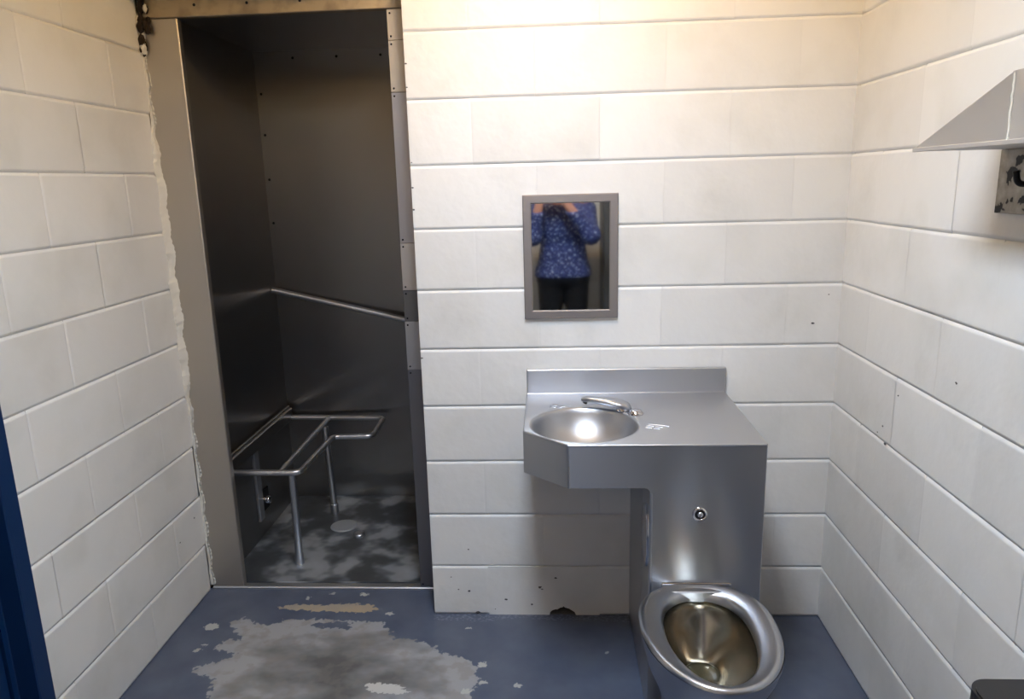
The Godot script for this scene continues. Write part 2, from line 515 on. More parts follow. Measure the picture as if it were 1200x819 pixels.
func build_room() -> void:
	# floor
	var fl := structure("floor")
	var st := begin()
	bbox(st, Vector3(WALL_X0 - 0.2, -0.12, -0.172), Vector3(WALL_X1 + 0.2, 0.0, 1.69), 0.0)
	part("slab", st.commit(), floor_material(), fl)
	var rest := plain(Color.WHITE, 0.4)
	rest.albedo_texture = ramp_texture(noise_image(512, 512, 0.01, 6, 4), [[0.0, Color(0.335, 0.365, 0.43)], [1.0, Color(0.285, 0.318, 0.39)]])
	triplanar(rest, 0.8)
	part("slab", box_mesh(Vector3(WALL_X0 - 0.2, -0.12, 1.69), Vector3(WALL_X1 + 0.2, 0.0, ROOM_Z1 + 0.2), 0.0), rest, fl)
	var ce := structure("ceiling")
	part("slab", box_mesh(Vector3(WALL_X0 - 0.2, CEILING, -0.25), Vector3(WALL_X1 + 0.2, CEILING + 0.12, ROOM_Z1 + 0.2)), mats.ceiling, ce)
	# back wall, x 0 .. WALL_X1 at z = 0, with a hole at its foot, and the lintel over the shower
	var wb := structure("wall_back")
	var paint: Material = mats.paint_1
	var fb := Transform3D.IDENTITY
	lay_blocks(wb, "back", fb, 0.0, WALL_X1 + 0.004, 0.2032, 0.0, 1, 13, Vector4(9, 9, 9, 9), 0.45)
	lay_blocks(wb, "back", fb, WALL_X0, 0.0, 0.0, 0.2032, 12, 13)
	part("core", box_mesh(Vector3(0.0, 0.19, -0.169), Vector3(WALL_X1 + 0.2, CEILING, -0.012), 0.0), paint, wb)
	part("core", box_mesh(Vector3(0.0, 0.0, -0.169), Vector3(0.40, 0.19, -0.012), 0.0), paint, wb)
	part("core", box_mesh(Vector3(0.58, 0.0, -0.169), Vector3(WALL_X1 + 0.2, 0.19, -0.012), 0.0), paint, wb)
	part("core", box_mesh(Vector3(WALL_X0, 2.2275, -0.169), Vector3(0.0, CEILING, -0.012), 0.0), paint, wb)
	# hollow cell of bare concrete behind the broken face
	part("cell_lining", box_mesh(Vector3(0.40, 0.0, -0.168), Vector3(0.58, 0.19, -0.158), 0.0), mats.concrete, wb)
	part("cell_lining", box_mesh(Vector3(0.4005, 0.0004, -0.158), Vector3(0.406, 0.1895, -0.0305), 0.0), mats.concrete, wb)
	part("cell_lining", box_mesh(Vector3(0.574, 0.0004, -0.158), Vector3(0.5795, 0.1895, -0.0305), 0.0), mats.concrete, wb)
	part("cell_lining", box_mesh(Vector3(0.406, 0.0002, -0.158), Vector3(0.574, 0.001, -0.004), 0.0), mats.concrete, wb)
	# the block with the broken hole
	var broken := PackedVector2Array([Vector2(0.2032, 0.1952), Vector2(0.2032, 0.0), Vector2(0.426, 0.0), Vector2(0.429, 0.012), Vector2(0.437, 0.019), Vector2(0.449, 0.023), Vector2(0.455, 0.022), Vector2(0.466, 0.030), Vector2(0.474, 0.031), Vector2(0.478, 0.036), Vector2(0.483, 0.030), Vector2(0.497, 0.026), Vector2(0.508, 0.019), Vector2(0.518, 0.012), Vector2(0.523, 0.0), Vector2(0.6096, 0.0), Vector2(0.6096, 0.1952)])
	part("block", prism(broken, -0.03, -0.0002), mats.paint_0, wb)
	for c in [[0.136, 0.264, 0.004], [0.067, 0.153, 0.003], [0.093, 0.103, 0.004], [0.132, 0.096, 0.006], [0.393, 0.113, 0.008], [0.45, 0.15, 0.005], [0.268, 0.063, 0.006], [0.362, 0.043, 0.005], [0.226, 0.023, 0.003], [0.162, 0.008, 0.009], [1.308, 1.081, 0.006], [1.353, 1.176, 0.003], [0.40, 0.105, 0.004], [1.165, 0.205, 0.004], [0.004, 1.93, 0.004], [0.003, 1.86, 0.004], [0.005, 1.63, 0.003], [0.004, 1.55, 0.004], [0.003, 1.48, 0.005], [0.004, 0.98, 0.004]]:
		chip(wb, fb, c[0], c[1], c[2])
	# left wall with the blue door
	var wl := structure("wall_left")
	var f_l := Transform3D(Basis(Vector3(0, 0, -1), Vector3.UP, Vector3(1, 0, 0)), Vector3(WALL_X0, 0, 0))
	# local x = -z
	lay_blocks(wl, "left", f_l, -ROOM_Z1, 0.17, -0.248, -0.045, 1, 13, Vector4(-1.72, -1, -0.757, 2.2))
	part("core", box_mesh(Vector3(WALL_X0 - 0.2, 0.0, -0.19), Vector3(WALL_X0 - 0.012, CEILING, 0.757), 0.0), mats.paint_1, wl)
	part("core", box_mesh(Vector3(WALL_X0 - 0.2, 0.0, 1.72), Vector3(WALL_X0 - 0.012, CEILING, ROOM_Z1), 0.0), mats.paint_1, wl)
	part("core", box_mesh(Vector3(WALL_X0 - 0.2, 2.2275, 0.757), Vector3(WALL_X0 - 0.012, CEILING, 1.72), 0.0), mats.paint_1, wl)
	for c in [[0.1, 0.34, 0.004], [-0.02, 0.30, 0.004]]:
		chip(wl, f_l, c[0], c[1], c[2])
	# right wall
	var wr := structure("wall_right")
	var f_r := Transform3D(Basis(Vector3(0, 0, 1), Vector3.UP, Vector3(-1, 0, 0)), Vector3(WALL_X1, 0, 0))
	lay_blocks(wr, "right", f_r, -0.004, ROOM_Z1, 0.02, 0.22, 1, 13)
	part("core", box_mesh(Vector3(WALL_X1 + 0.012, 0.0, -0.19), Vector3(WALL_X1 + 0.2, CEILING, ROOM_Z1), 0.0), mats.paint_1, wr)
	for c in [[0.343, 0.823, 0.004], [0.372, 0.851, 0.004], [0.395, 0.806, 0.006], [0.719, 1.075, 0.005], [0.446, 0.964, 0.003]]:
		chip(wr, f_r, c[0], c[1], c[2])
	# rear wall, seen in the mirror only
	var we := structure("wall_rear")
	var f_e := Transform3D(Basis(Vector3(-1, 0, 0), Vector3.UP, Vector3(0, 0, -1)), Vector3(0, 0, ROOM_Z1))
	lay_blocks(we, "back", f_e, -WALL_X1, -WALL_X0, 0.0, 0.2032, 1, 13)
	part("core", box_mesh(Vector3(WALL_X0 - 0.2, 0.0, ROOM_Z1 + 0.012), Vector3(WALL_X1 + 0.2, CEILING, ROOM_Z1 + 0.2), 0.0), mats.paint_1, we)
	# blue door in the left wall
	var d := structure("door_1", Vector3(WALL_X0, 0, 0.757))
	d.set_meta("label", "dark blue painted steel door and frame in the block wall")
	# jamb profile: local x out of the wall, z along it
	var prof := PackedVector2Array([Vector2(-0.10, 0.0), Vector2(0.016, 0.0), Vector2(0.018, 0.002), Vector2(0.018, 0.050), Vector2(0.015, 0.053), Vector2(-0.035, 0.056), Vector2(-0.037, 0.058), Vector2(-0.037, 0.072), Vector2(-0.10, 0.074)])
	var upright := Transform3D(Basis(Vector3(1, 0, 0), Vector3(0, 0, 1), Vector3(0, 1, 0)), Vector3.ZERO)
	part("jamb", prism(prof, 0.001, 2.2, upright), mats.blue, d)
	var other := PackedVector2Array()
	for p in prof:
		other.append(Vector2(p.x, 0.963 - p.y))
	part("jamb", prism(other, 0.001, 2.2, upright), mats.blue, d)
	part("door_head", box_mesh(Vector3(-0.10, 2.13, 0.072), Vector3(0.018, 2.226, 0.892), 0.003), mats.blue, d)
	var leaf := part("leaf", box_mesh(Vector3(-0.085, 0.012, 0.076), Vector3(-0.042, 2.128, 0.887), 0.003), mats.blue, d)
	part("handle", tube(rounded_path([Vector3(-0.042, 0.95, 0.80), Vector3(0.01, 0.95, 0.80), Vector3(0.01, 1.15, 0.80), Vector3(-0.042, 1.15, 0.80)], 0.02), 0.009), mats.tube, leaf)
	part("backing", box_mesh(Vector3(-0.2, 0.0, 0.0), Vector3(-0.102, 2.227, 0.963), 0.0), mats.concrete, d)

# ---------------------------------------------------------------- shower
func build_shower() -> void:
	var s := thing("shower_stall", "walk-in brushed stainless steel shower stall set into the block wall", "shower stall")
	var x0 := -0.88
	var x1 := 0.10
	var zb := -1.03
	var yc := 2.16
	part("back_panel", box_mesh(Vector3(x0 - 0.02, 0.0, zb - 0.02), Vector3(x1 + 0.02, yc + 0.02, zb), 0.0), mats.stall, s)
	part("side_panel", box_mesh(Vector3(x0 - 0.02, 0.0, zb), Vector3(x0, yc + 0.02, SHOWER_Z - 0.002), 0.0), mats.stall, s)
	part("side_panel", box_mesh(Vector3(x1, 0.0, zb), Vector3(x1 + 0.02, yc + 0.02, SHOWER_Z - 0.002), 0.0), mats.stall, s)
	part("ceiling_panel", box_mesh(Vector3(x0, yc, zb), Vector3(x1, yc + 0.02, SHOWER_Z - 0.002), 0.0), mats.stall, s)
	var pan := part("floor_pan", box_mesh(Vector3(x0, -0.02, zb), Vector3(x1, 0.014, SHOWER_Z - 0.03), 0.0), mats.pan, s)
	# seam strip and rivets in the back corner
	for y in [1.80, 1.98, 1.6, 1.4]:
		var rv := part("rivet", lathe([Vector2(0.006, 0.0), Vector2(0.0055, 0.002), Vector2(0.003, 0.0035), Vector2(0.0001, 0.004)], 10), mats.dark_metal, s)
		rv.transform = Transform3D(Basis(Vector3.RIGHT, PI / 2), Vector3(x0 + 0.02, y, zb))
	for x in [-0.7, -0.5, -0.3, -0.15]:
		var rv := part("rivet", lathe([Vector2(0.006, 0.0), Vector2(0.0055, 0.002), Vector2(0.003, 0.0035), Vector2(0.0001, 0.004)], 10), mats.dark_metal, s)
		rv.transform = Transform3D(Basis(Vector3.RIGHT, PI / 2), Vector3(x, 2.13, zb))
	# front frame
	var z := SHOWER_Z
	part("jamb", box_mesh(Vector3(WALL_X0 + 0.001, 0.0, z - 0.03), Vector3(-0.797, 2.128, z), 0.003), mats.jamb, s)
	part("header", box_mesh(Vector3(WALL_X0 + 0.001, 2.129, z - 0.03), Vector3(0.03, 2.2272, z + 0.004), 0.003), mats.header, s)
	var sill := part("threshold", box_mesh(Vector3(-0.925, -0.01, z - 0.03), Vector3(0.03, 0.010, z + 0.006), 0.004), mats.tube, s)
	var plates := [[0.0105, 0.896, "plate_foot", 0.0], [0.897, 1.076, "plate_mid", 0.0015], [1.0765, 1.190, "plate_dark", 0.0], [1.191, 1.358, "plate_pale", 0.0015], [1.359, 1.866, "plate_violet", 0.0], [1.867, 2.031, "plate_tan", 0.001], [2.032, 2.128, "plate_tan", 0.0]]
	for p in plates:
		var j := part("jamb_plate", box_mesh(Vector3(-0.083, p[0], z - 0.03), Vector3(0.03, p[1], z + p[3]), 0.001), mats[p[2]], s)
		for e in [p[0] + 0.012, p[1] - 0.012]:
			var rv := part("rivet", lathe([Vector2(0.0035, 0.0), Vector2(0.003, 0.0015), Vector2(0.0001, 0.002)], 10), mats.dark_metal, j)
			rv.transform = Transform3D(Basis(Vector3.RIGHT, PI / 2), Vector3(-0.073, e, z + p[3]))
	for x in [-0.73, -0.55, -0.37, -0.19, -0.05]:
		var rv := part("rivet", lathe([Vector2(0.005, 0.0), Vector2(0.0045, 0.0015), Vector2(0.0001, 0.0025)], 10), mats.dark_metal, s)
		rv.transform = Transform3D(Basis(Vector3.RIGHT, PI / 2), Vector3(x, 2.165, z + 0.004))
	# caulk along the left wall
	var rows := []
	for i in 260:
		var y := 0.02 + i * 0.0078
		var wide := 0.008 + 0.016 * smoothstep(0.70, 0.82, y) * (1.0 - smoothstep(1.65, 1.85, y))
		wide *= 1.0 + 0.35 * sin(y * 37.0) * sin(y * 11.0) + rng.randf_range(-0.22, 0.22)
		var d := 0.008 + 0.003 * sin(y * 53.0) + rng.randf_range(-0.002, 0.002)
		var c := Vector3(WALL_X0, y, z)
		var over := d + 0.009 * smoothstep(0.80, 0.92, y) * (1.0 - smoothstep(1.55, 1.75, y)) * (1.0 + 0.3 * sin(y * 29.0) + rng.randf_range(-0.2, 0.2))
		rows.append(PackedVector3Array([c + Vector3(-0.001, 0, wide), c + Vector3(d * 0.6, 0, wide * 0.8), c + Vector3(d * 1.1, 0, wide * 0.35), c + Vector3(maxf(over, d * 1.2) * 0.8, 0, 0.005), c + Vector3(maxf(over, d * 1.4), 0, -0.001)]))
	part("caulk_bead", grid(rows, false, false), mats.caulk, s, "ragged off-white caulk along the frame")
	# crumbled dark corner under the header
	for k in 26:
		var g := begin()
		var c := Vector3(WALL_X0 + rng.randf_range(0.002, 0.035), rng.randf_range(2.02, 2.215), z + rng.randf_range(0.002, 0.022))
		if c.y < 2.09:
			c.x = WALL_X0 + rng.randf_range(0.0, 0.012)
		var lump := []
		var r := rng.randf_range(0.006, 0.014)
		for i in 5:
			var row := PackedVector3Array()
			var a := PI * i / 4.0
			for j in 7:
				var b := TAU * j / 7
				row.append(c + Vector3(sin(a) * cos(b), cos(a) * 1.8, sin(a) * sin(b)) * r * rng.randf_range(0.8, 1.2))
			lump.append(row)
		add_grid(g, lump, true, false)
		g.generate_normals()
		part("crumbled_sealant", g.commit(), mats.caulk if k % 5 == 0 else mats.grime, s)
	# drain and its loose cover
	var dr := part("drain_cover", lathe([Vector2(0.062, 0.0), Vector2(0.060, 0.003), Vector2(0.05, 0.0045), Vector2(0.0001, 0.005)], 28), mats.scum, pan)
	dr.position = Vector3(-0.535, 0.014, -0.69)
	var kn := part("drain_plug", lathe([Vector2(0.026, 0.0), Vector2(0.027, 0.006), Vector2(0.022, 0.014), Vector2(0.010, 0.017), Vector2(0.0001, 0.0175)], 24), mats.tube, pan)
	kn.position = Vector3(-0.438, 0.014, -0.594)
	# grab bar
	var gb := thing("grab_bar", "slanting steel grab bar on the back panel of the shower", "grab bar", Vector3(-0.62, 1.02, zb))
	var p0 := Vector3(-0.845, 1.082, zb + 0.055) - gb.position
	var p1 := Vector3(-0.12, 0.905, zb + 0.055) - gb.position
	part("bar", tube([p0 + (p0 - p1) * 0.045, p0, p0.lerp(p1, 0.5), p1], 0.0145, 16), mats.tube, gb)
	for p in [p0.lerp(p1, 0.97)]:
		part("bracket", tube([p, Vector3(p.x, p.y, 0.006)], 0.010, 12), mats.tube, gb)
		var fl := part("flange", lathe([Vector2(0.036, 0.0), Vector2(0.036, 0.003), Vector2(0.03, 0.006), Vector2(0.0001, 0.0065)], 24), mats.tube, gb)
		fl.transform = Transform3D(Basis(Vector3.RIGHT, PI / 2), Vector3(p.x, p.y, 0.0))
	# folding seat frame
	var y := 0.45
	var seat := thing("bench_frame", "bare L-shaped steel tube shower seat frame with two legs", "seat", Vector3(-0.62, 0.014, -0.62))
	var o := -seat.position
	var outer := rounded_path([Vector3(-0.846, y, -0.278) + o, Vector3(-0.567, y, -0.276) + o, Vector3(-0.556, y, -0.698) + o, Vector3(-0.373, y, -0.704) + o, Vector3(-0.381, y, -0.967) + o, Vector3(-0.846, y, -0.99) + o], 0.035)
	part("frame", tube(outer, 0.0125, 14), mats.tube, seat)
	part("cross_tube", tube([Vector3(-0.648, y, -0.278) + o, Vector3(-0.657, y, -0.975) + o], 0.0115, 14), mats.tube, seat)
	for l in [[Vector3(-0.600, y, -0.285), Vector3(-0.628, 0.0142, -0.345)], [Vector3(-0.645, y - 0.01, -0.87), Vector3(-0.618, 0.0142, -0.83)]]:
		var lg := part("leg", tube([l[0] + o, l[0].lerp(l[1], 0.5) + o, l[1] + o], 0.0155, 14), mats.tube, seat)
		var foot := part("foot", lathe([Vector2(0.019, 0.0), Vector2(0.019, 0.045), Vector2(0.017, 0.048), Vector2(0.012, 0.048)], 16), mats.tube, lg)
		foot.position = l[1] + o
	# wall rail and hinge brackets
	part("wall_rail", box_mesh(Vector3(-0.8798, 0.44, -1.0) + o, Vector3(-0.846, 0.50, -0.25) + o, 0.004), mats.stall, seat)
	part("rail_lip", box_mesh(Vector3(-0.868, 0.43, -1.0) + o, Vector3(-0.858, 0.51, -0.25) + o, 0.002), mats.stall, seat)
	part("bracket", box_mesh(Vector3(-0.8798, 0.10, -0.60) + o, Vector3(-0.866, 0.44, -0.55) + o, 0.003), mats.tube, seat)
	var vh := thing("shower_valve", "small round push valve with dark surround low on the shower side", "valve", Vector3(-0.88, 0.175, -0.63))
	part("escutcheon", box_mesh(Vector3(0.0, -0.05, -0.045), Vector3(0.010, 0.05, 0.045), 0.003), mats.dark_metal, vh)
	var vb := part("push_button", lathe([Vector2(0.018, 0.0), Vector2(0.018, 0.018), Vector2(0.014, 0.024), Vector2(0.0001, 0.026)], 20), mats.chrome, vh)
	vb.transform = Transform3D(Basis(Vector3(0, 0, 1), -PI / 2), Vector3(0.010, 0, 0))

# ---------------------------------------------------------------- sink and toilet
func egg(half: float, z_back: float, z_front: float, y: float, cx: float, widest := 0.42, power := 2.0, n := 56) -> PackedVector3Array:
	var row := PackedVector3Array()
	var zc := lerpf(z_back, z_front, widest)
	for k in n:
		var a := TAU * k / n
		var c := cos(a)
		var s := sin(a)
		var zz: float
		var e := 2.0 / power
		if s > 0.0:
			zz = zc + (z_front - zc) * s
		else:
			zz = zc - (zc - z_back) * pow(-s, 0.72)
		var xx := half * signf(c) * pow(absf(c), e)
		row.append(Vector3(cx + xx, y, zz))
	return row

func build_unit() -> void:
	var u := thing("sink_toilet_unit", "brushed stainless steel combined washbasin and toilet fixed to the wall", "toilet", Vector3(0.70, 0.0, 0.25))
	var o := -u.position
	var top := 0.853
	var xl := 0.362
	var xr := 1.030
	var zf := 0.515
	var ap := 0.725
	var bc := Vector2(0.543, 0.335)
	var br := 0.158
	# ---- deck with the round opening and rolled edge
	var poly := [Vector2(xl, 0.012), Vector2(xr, 0.012), Vector2(xr, zf), Vector2(0.489, zf), Vector2(xl, 0.397)]
	var angs := []
	for k in 72:
		angs.append(TAU * k / 72)
	for p in poly:
		angs.append(fposmod((p - bc).angle(), TAU))
	angs.sort()
	var ring0 := []
	var ring1 := []
	for a in angs:
		var dir := Vector2(cos(a), sin(a))
		ring0.append(bc + dir * (br + 0.006))
		var best := 9.0
		for i in poly.size():
			var hit = Geometry2D.segment_intersects_segment(bc, bc + dir * 3.0, poly[i], poly[(i + 1) % poly.size()])
			if hit != null:
				best = minf(best, bc.distance_to(hit))
		ring1.append(bc + dir * (best - 0.0))
	var st := begin()
	for i in angs.size():
		var j := (i + 1) % angs.size()
		if ring1[i].distance_to(ring1[j]) < 1e-5 and ring0[i].distance_to(ring0[j]) < 1e-5:
			continue
		# stop 4 mm short of the edge: inner ring pulled in
		var a3 := Vector3(ring0[i].x, top, ring0[i].y) + o
		var b3 := Vector3(ring0[j].x, top, ring0[j].y) + o
		var e1: Vector2 = ring1[i] + (bc - ring1[i]).normalized() * 0.004
		var e2: Vector2 = ring1[j] + (bc - ring1[j]).normalized() * 0.004
		var c3 := Vector3(e2.x, top, e2.y) + o
		var d3 := Vector3(e1.x, top, e1.y) + o
		quad(st, a3, b3, c3, d3, Vector3.UP)
	part("counter_top", st.commit(), mats.unit_top, u)
	# rolled edge: bright bead around the deck
	var bead := begin()
	for i in poly.size():
		if i == 0:
			continue
		var p: Vector2 = poly[i]
		var q: Vector2 = poly[(i + 1) % poly.size()]
		add_grid(bead, tube_rows([Vector3(p.x, top - 0.0042, p.y) + o + Vector3(bc.x - p.x, 0, bc.y - p.y).normalized() * 0.004, Vector3(q.x, top - 0.0042, q.y) + o + Vector3(bc.x - q.x, 0, bc.y - q.y).normalized() * 0.004], 0.0042, 12), true, true, true, true)
	bead.generate_normals()
	part("edge_bead", bead.commit(), mats.basin, u)
	# ---- apron: left side and chamfer
	var ap_st := begin()
	var side := [Vector2(xl, 0.001), Vector2(xl, 0.397), Vector2(0.489, zf)]
	for i in 2:
		var a: Vector2 = side[i]
		var b: Vector2 = side[i + 1]
		var nn := Vector3(-(b - a).y, 0, (b - a).x).normalized()
		quad(ap_st, Vector3(a.x, top - 0.004, a.y) + o, Vector3(b.x, top - 0.004, b.y) + o, Vector3(b.x, ap, b.y) + o, Vector3(a.x, ap, a.y) + o, nn)
	# underside
	var low := [Vector2(xl, 0.001), Vector2(0.72, 0.001), Vector2(0.72, zf), Vector2(0.489, zf), Vector2(xl, 0.397)]
	for i in range(1, 4):
		tri(ap_st, Vector3(low[0].x, ap, low[0].y) + o, Vector3(low[i].x, ap, low[i].y) + o, Vector3(low[i + 1].x, ap, low[i + 1].y) + o, Vector3.DOWN)
	part("apron", ap_st.commit(), mats.unit, u)
	# ---- front panel: one L-shaped sheet over apron and cabinet, with a rounded inner corner
	var lp := PackedVector2Array([Vector2(0.489, top - 0.004), Vector2(0.489, ap)])
	var r := 0.018
	for k in 7:
		var a := PI / 2 * k / 6
		lp.append(Vector2(0.717 - r + sin(a) * r, ap - r + cos(a) * r))
	lp.append_array(PackedVector2Array([Vector2(0.717, 0.001), Vector2(xr - 0.003, 0.001), Vector2(xr - 0.003, top - 0.004)]))
	part("front_panel", prism(lp, zf - 0.004, zf, Transform3D(Basis.IDENTITY, o)), mats.unit, u)
	# rolled corner on the right side and side sheets
	part("corner_bead", tube([Vector3(xr - 0.004, 0.001, zf - 0.004) + o, Vector3(xr - 0.004, top - 0.005, zf - 0.004) + o], 0.004, 12), mats.basin, u)
	part("corner_bead", tube([Vector3(0.4905, ap, zf - 0.003) + o, Vector3(0.4905, top - 0.005, zf - 0.004) + o], 0.0052, 12), mats.basin, u)
	part("corner_bead", tube([Vector3(0.7195, 0.30, zf - 0.003) + o, Vector3(0.7195, ap - 0.016, zf - 0.004) + o], 0.0052, 12), mats.basin, u)
	part("side_panel", box_mesh(Vector3(xr - 0.003, 0.001, 0.001) + o, Vector3(xr, top - 0.005, zf - 0.004) + o, 0.0), mats.unit, u)
	part("side_panel", box_mesh(Vector3(0.717, 0.001, 0.001) + o, Vector3(0.720, ap, 0.329) + o, 0.0), mats.unit, u)
	part("side_panel", box_mesh(Vector3(0.717, 0.001, 0.333) + o, Vector3(0.720, ap, zf - 0.004) + o, 0.0), mats.unit, u)
	# ---- back splash
	var bs := begin()
	bbox(bs, Vector3(xl, top - 0.02, 0.0012) + o, Vector3(xr, 0.938, 0.016) + o, 0.003)
	part("backsplash", bs.commit(), mats.unit_top, u)
	part("seam_bead", tube([Vector3(xl, top + 0.0005, 0.0165) + o, Vector3(xr, top + 0.0005, 0.0165) + o], 0.0025, 10), mats.basin, u)
	# ---- basin
	var rows := []
	var prof := [[br + 0.008, 0.0], [br + 0.003, -0.0012], [br - 0.002, -0.006], [br - 0.006, -0.018], [br - 0.016, -0.042], [br - 0.034, -0.068], [br - 0.062, -0.092], [br - 0.10, -0.106], [0.024, -0.1125]]
	for p in prof:
		var row := PackedVector3Array()
		for k in 64:
			var a := TAU * k / 64
			row.append(Vector3(bc.x + cos(a) * p[0], top + p[1] + 0.0003, bc.y + sin(a) * p[0]) + o)
		rows.append(row)
	part("basin", grid(rows, true, true), mats.basin, u)
	var dr := part("basin_drain", lathe([Vector2(0.025, 0.0), Vector2(0.024, 0.002), Vector2(0.016, 0.0015), Vector2(0.014, -0.004), Vector2(0.0001, -0.0045)], 24), mats.chrome, u)
	dr.position = Vector3(bc.x, top - 0.1122, bc.y) + o
	# ---- spout: low tapering casting, wide at its base, pointing across the bowl
	var sp := [[Vector3(0.692, 0.860, 0.216), 0.010, 0.006], [Vector3(0.684, 0.866, 0.213), 0.020, 0.011], [Vector3(0.665, 0.871, 0.207), 0.026, 0.013], [Vector3(0.635, 0.876, 0.197), 0.025, 0.012], [Vector3(0.600, 0.879, 0.186), 0.021, 0.010], [Vector3(0.572, 0.880, 0.177), 0.017, 0.009], [Vector3(0.550, 0.880, 0.170), 0.0145, 0.009], [Vector3(0.543, 0.8795, 0.1675), 0.010, 0.006]]
	var srows := []
	var along := (Vector3(0.548, 0, 0.172) - Vector3(0.682, 0, 0.222)).normalized()
	var across := Vector3.UP.cross(along)
	for e in sp:
		var row := PackedVector3Array()
		for k in 20:
			var a := TAU * k / 20
			row.append(e[0] + across * cos(a) * e[1] + Vector3.UP * signf(sin(a)) * pow(absf(sin(a)), 0.65) * e[2] + o)
		srows.append(row)
	var spout := part("spout", grid(srows, true, true, true, true), mats.bowl, u, "low flat satin steel spout")
	var base := part("spout_base", lathe([Vector2(0.021, 0.0), Vector2(0.021, 0.006), Vector2(0.016, 0.010), Vector2(0.015, 0.015), Vector2(0.0001, 0.016)], 24), mats.chrome, spout)
	base.position = Vector3(0.668, top, 0.209) + o
	var nozzle := part("nozzle", tube([Vector3(0.556, 0.878, 0.172) + o, Vector3(0.551, 0.867, 0.170) + o], 0.0075, 12), mats.black, spout)
	nozzle.set_meta("label", "dark outlet")
	var pb := part("push_button", lathe([Vector2(0.024, 0.0), Vector2(0.024, 0.004), Vector2(0.019, 0.008), Vector2(0.018, 0.011), Vector2(0.012, 0.0135), Vector2(0.0001, 0.0145)], 28), mats.chrome, u)
	pb.position = Vector3(0.704, top, 0.246) + o
	# ---- raised soap ridges
	for side_x in [0, 1]:
		var c := Vector3(0.742, top, 0.372) if side_x == 0 else Vector3(0.462, top, 0.165)
		var d := Vector3(1, 0, 0.42).normalized() if side_x == 0 else Vector3(1, 0, 0.30).normalized()
		var n := Vector3(-d.z, 0, d.x)
		for e in [[-0.5, 0.95, -0.020], [-0.55, -0.02, -0.004], [0.1, 0.62, -0.004], [-0.5, -0.05, 0.012], [0.07, 0.5, 0.012]]:
			var a: Vector3 = c + d * e[0] * 0.042 + n * e[2]
			var b: Vector3 = c + d * e[1] * 0.042 + n * e[2]
			part("soap_ridge", tube([a + o, a.lerp(b, 0.1) + o + Vector3.UP * 0.001, a.lerp(b, 0.9) + o + Vector3.UP * 0.001, b + o], 0.0019, 8), mats.basin, u)
	# ---- flush button on the front
	var turn := Basis(Vector3.RIGHT, PI / 2)
	var fr := part("flush_bezel", lathe([Vector2(0.0215, 0.0), Vector2(0.0215, 0.004), Vector2(0.018, 0.007), Vector2(0.0145, 0.006), Vector2(0.0135, 0.001)], 28), mats.chrome, u)
	fr.transform = Transform3D(turn, Vector3(0.853, 0.648, zf) + o)
	var fg := part("flush_recess", lathe([Vector2(0.0138, 0.0012), Vector2(0.0001, 0.0014)], 24), mats.black, fr)
	fg.position = Vector3.ZERO
	var fb := part("flush_button", lathe([Vector2(0.0085, 0.0012), Vector2(0.0085, 0.006), Vector2(0.006, 0.009), Vector2(0.0001, 0.0098)], 20), mats.chrome, fr)
	fb.position = Vector3(0.001, 0, 0)
	# ---- paper holder recess in the left side of the cabinet
	var ph := part("paper_recess_ring", lathe([Vector2(0.098, 0.0), Vector2(0.096, 0.005), Vector2(0.088, 0.007), Vector2(0.078, 0.004), Vector2(0.060, 0.0022), Vector2(0.0001, 0.0012)], 36), mats.chrome, u)
	ph.transform = Transform3D(Basis(Vector3(0, 0, 1), PI / 2).scaled(Vector3(1, 1, 0.62)), Vector3(0.717, 0.545, 0.435) + o)
	# ---- toilet bowl: outside, contoured rim, inside
	var cx := 0.845
	var y := 0.432
	var outside := []
	outside.append(egg(0.085, 0.50, 0.66, 0.001, cx, 0.4))
	outside.append(egg(0.090, 0.50, 0.68, 0.05, cx, 0.4))
	outside.append(egg(0.100, 0.50, 0.73, 0.14, cx, 0.42))
	outside.append(egg(0.125, 0.50, 0.83, 0.23, cx, 0.45))
	outside.append(egg(0.152, 0.50, 0.91, 0.31, cx, 0.46))
	outside.append(egg(0.168, 0.50, 0.952, 0.375, cx, 0.46))
	outside.append(egg(0.175, 0.502, 0.966, 0.410, cx, 0.46))
	outside.append(egg(0.176, 0.503, 0.968, 0.424, cx, 0.46))
	var bowl := part("toilet_bowl", grid(outside, true, true), mats.bowl, u)
	var rim := []
	for e in [[0.176, 0.503, 0.968, 0.424], [0.1735, 0.506, 0.9655, 0.4305], [0.168, 0.511, 0.960, 0.4335], [0.156, 0.518, 0.954, 0.4325], [0.138, 0.528, 0.945, 0.4285], [0.122, 0.538, 0.936, 0.4235], [0.1165, 0.5425, 0.931, 0.4195], [0.1125, 0.547, 0.927, 0.410], [0.1115, 0.549, 0.925, 0.400]]:
		rim.append(egg(e[0], e[1], e[2], e[3], cx, 0.44, 2.0))
	part("seat_rim", grid(rim, true, true), mats.bowl, u, "contoured satin steel rim")
	var inside := []
	for e in [[0.1115, 0.549, 0.925, 0.400, 2.0], [0.116, 0.544, 0.929, 0.394, 2.0], [0.115, 0.547, 0.922, 0.375, 2.0], [0.106, 0.562, 0.885, 0.345, 2.0], [0.088, 0.578, 0.83, 0.315, 2.0], [0.066, 0.592, 0.765, 0.285, 2.0], [0.048, 0.608, 0.705, 0.262, 2.0], [0.043, 0.612, 0.698, 0.25, 2.0]]:
		inside.append(egg(e[0], e[1], e[2], e[3], cx, 0.46, e[4]))
	part("bowl_interior", grid(inside, true, true), mats.bowl_inside, u)
	var trap := []
	for e in [[0.043, 0.612, 0.698, 0.25], [0.042, 0.612, 0.695, 0.18], [0.04, 0.612, 0.69, 0.12]]:
		trap.append(egg(e[0], e[1], e[2], e[3], cx, 0.5))
	part("trap", grid(trap, true, true, false, true), mats.bowl_inside, u)
	var water := StandardMaterial3D.new()
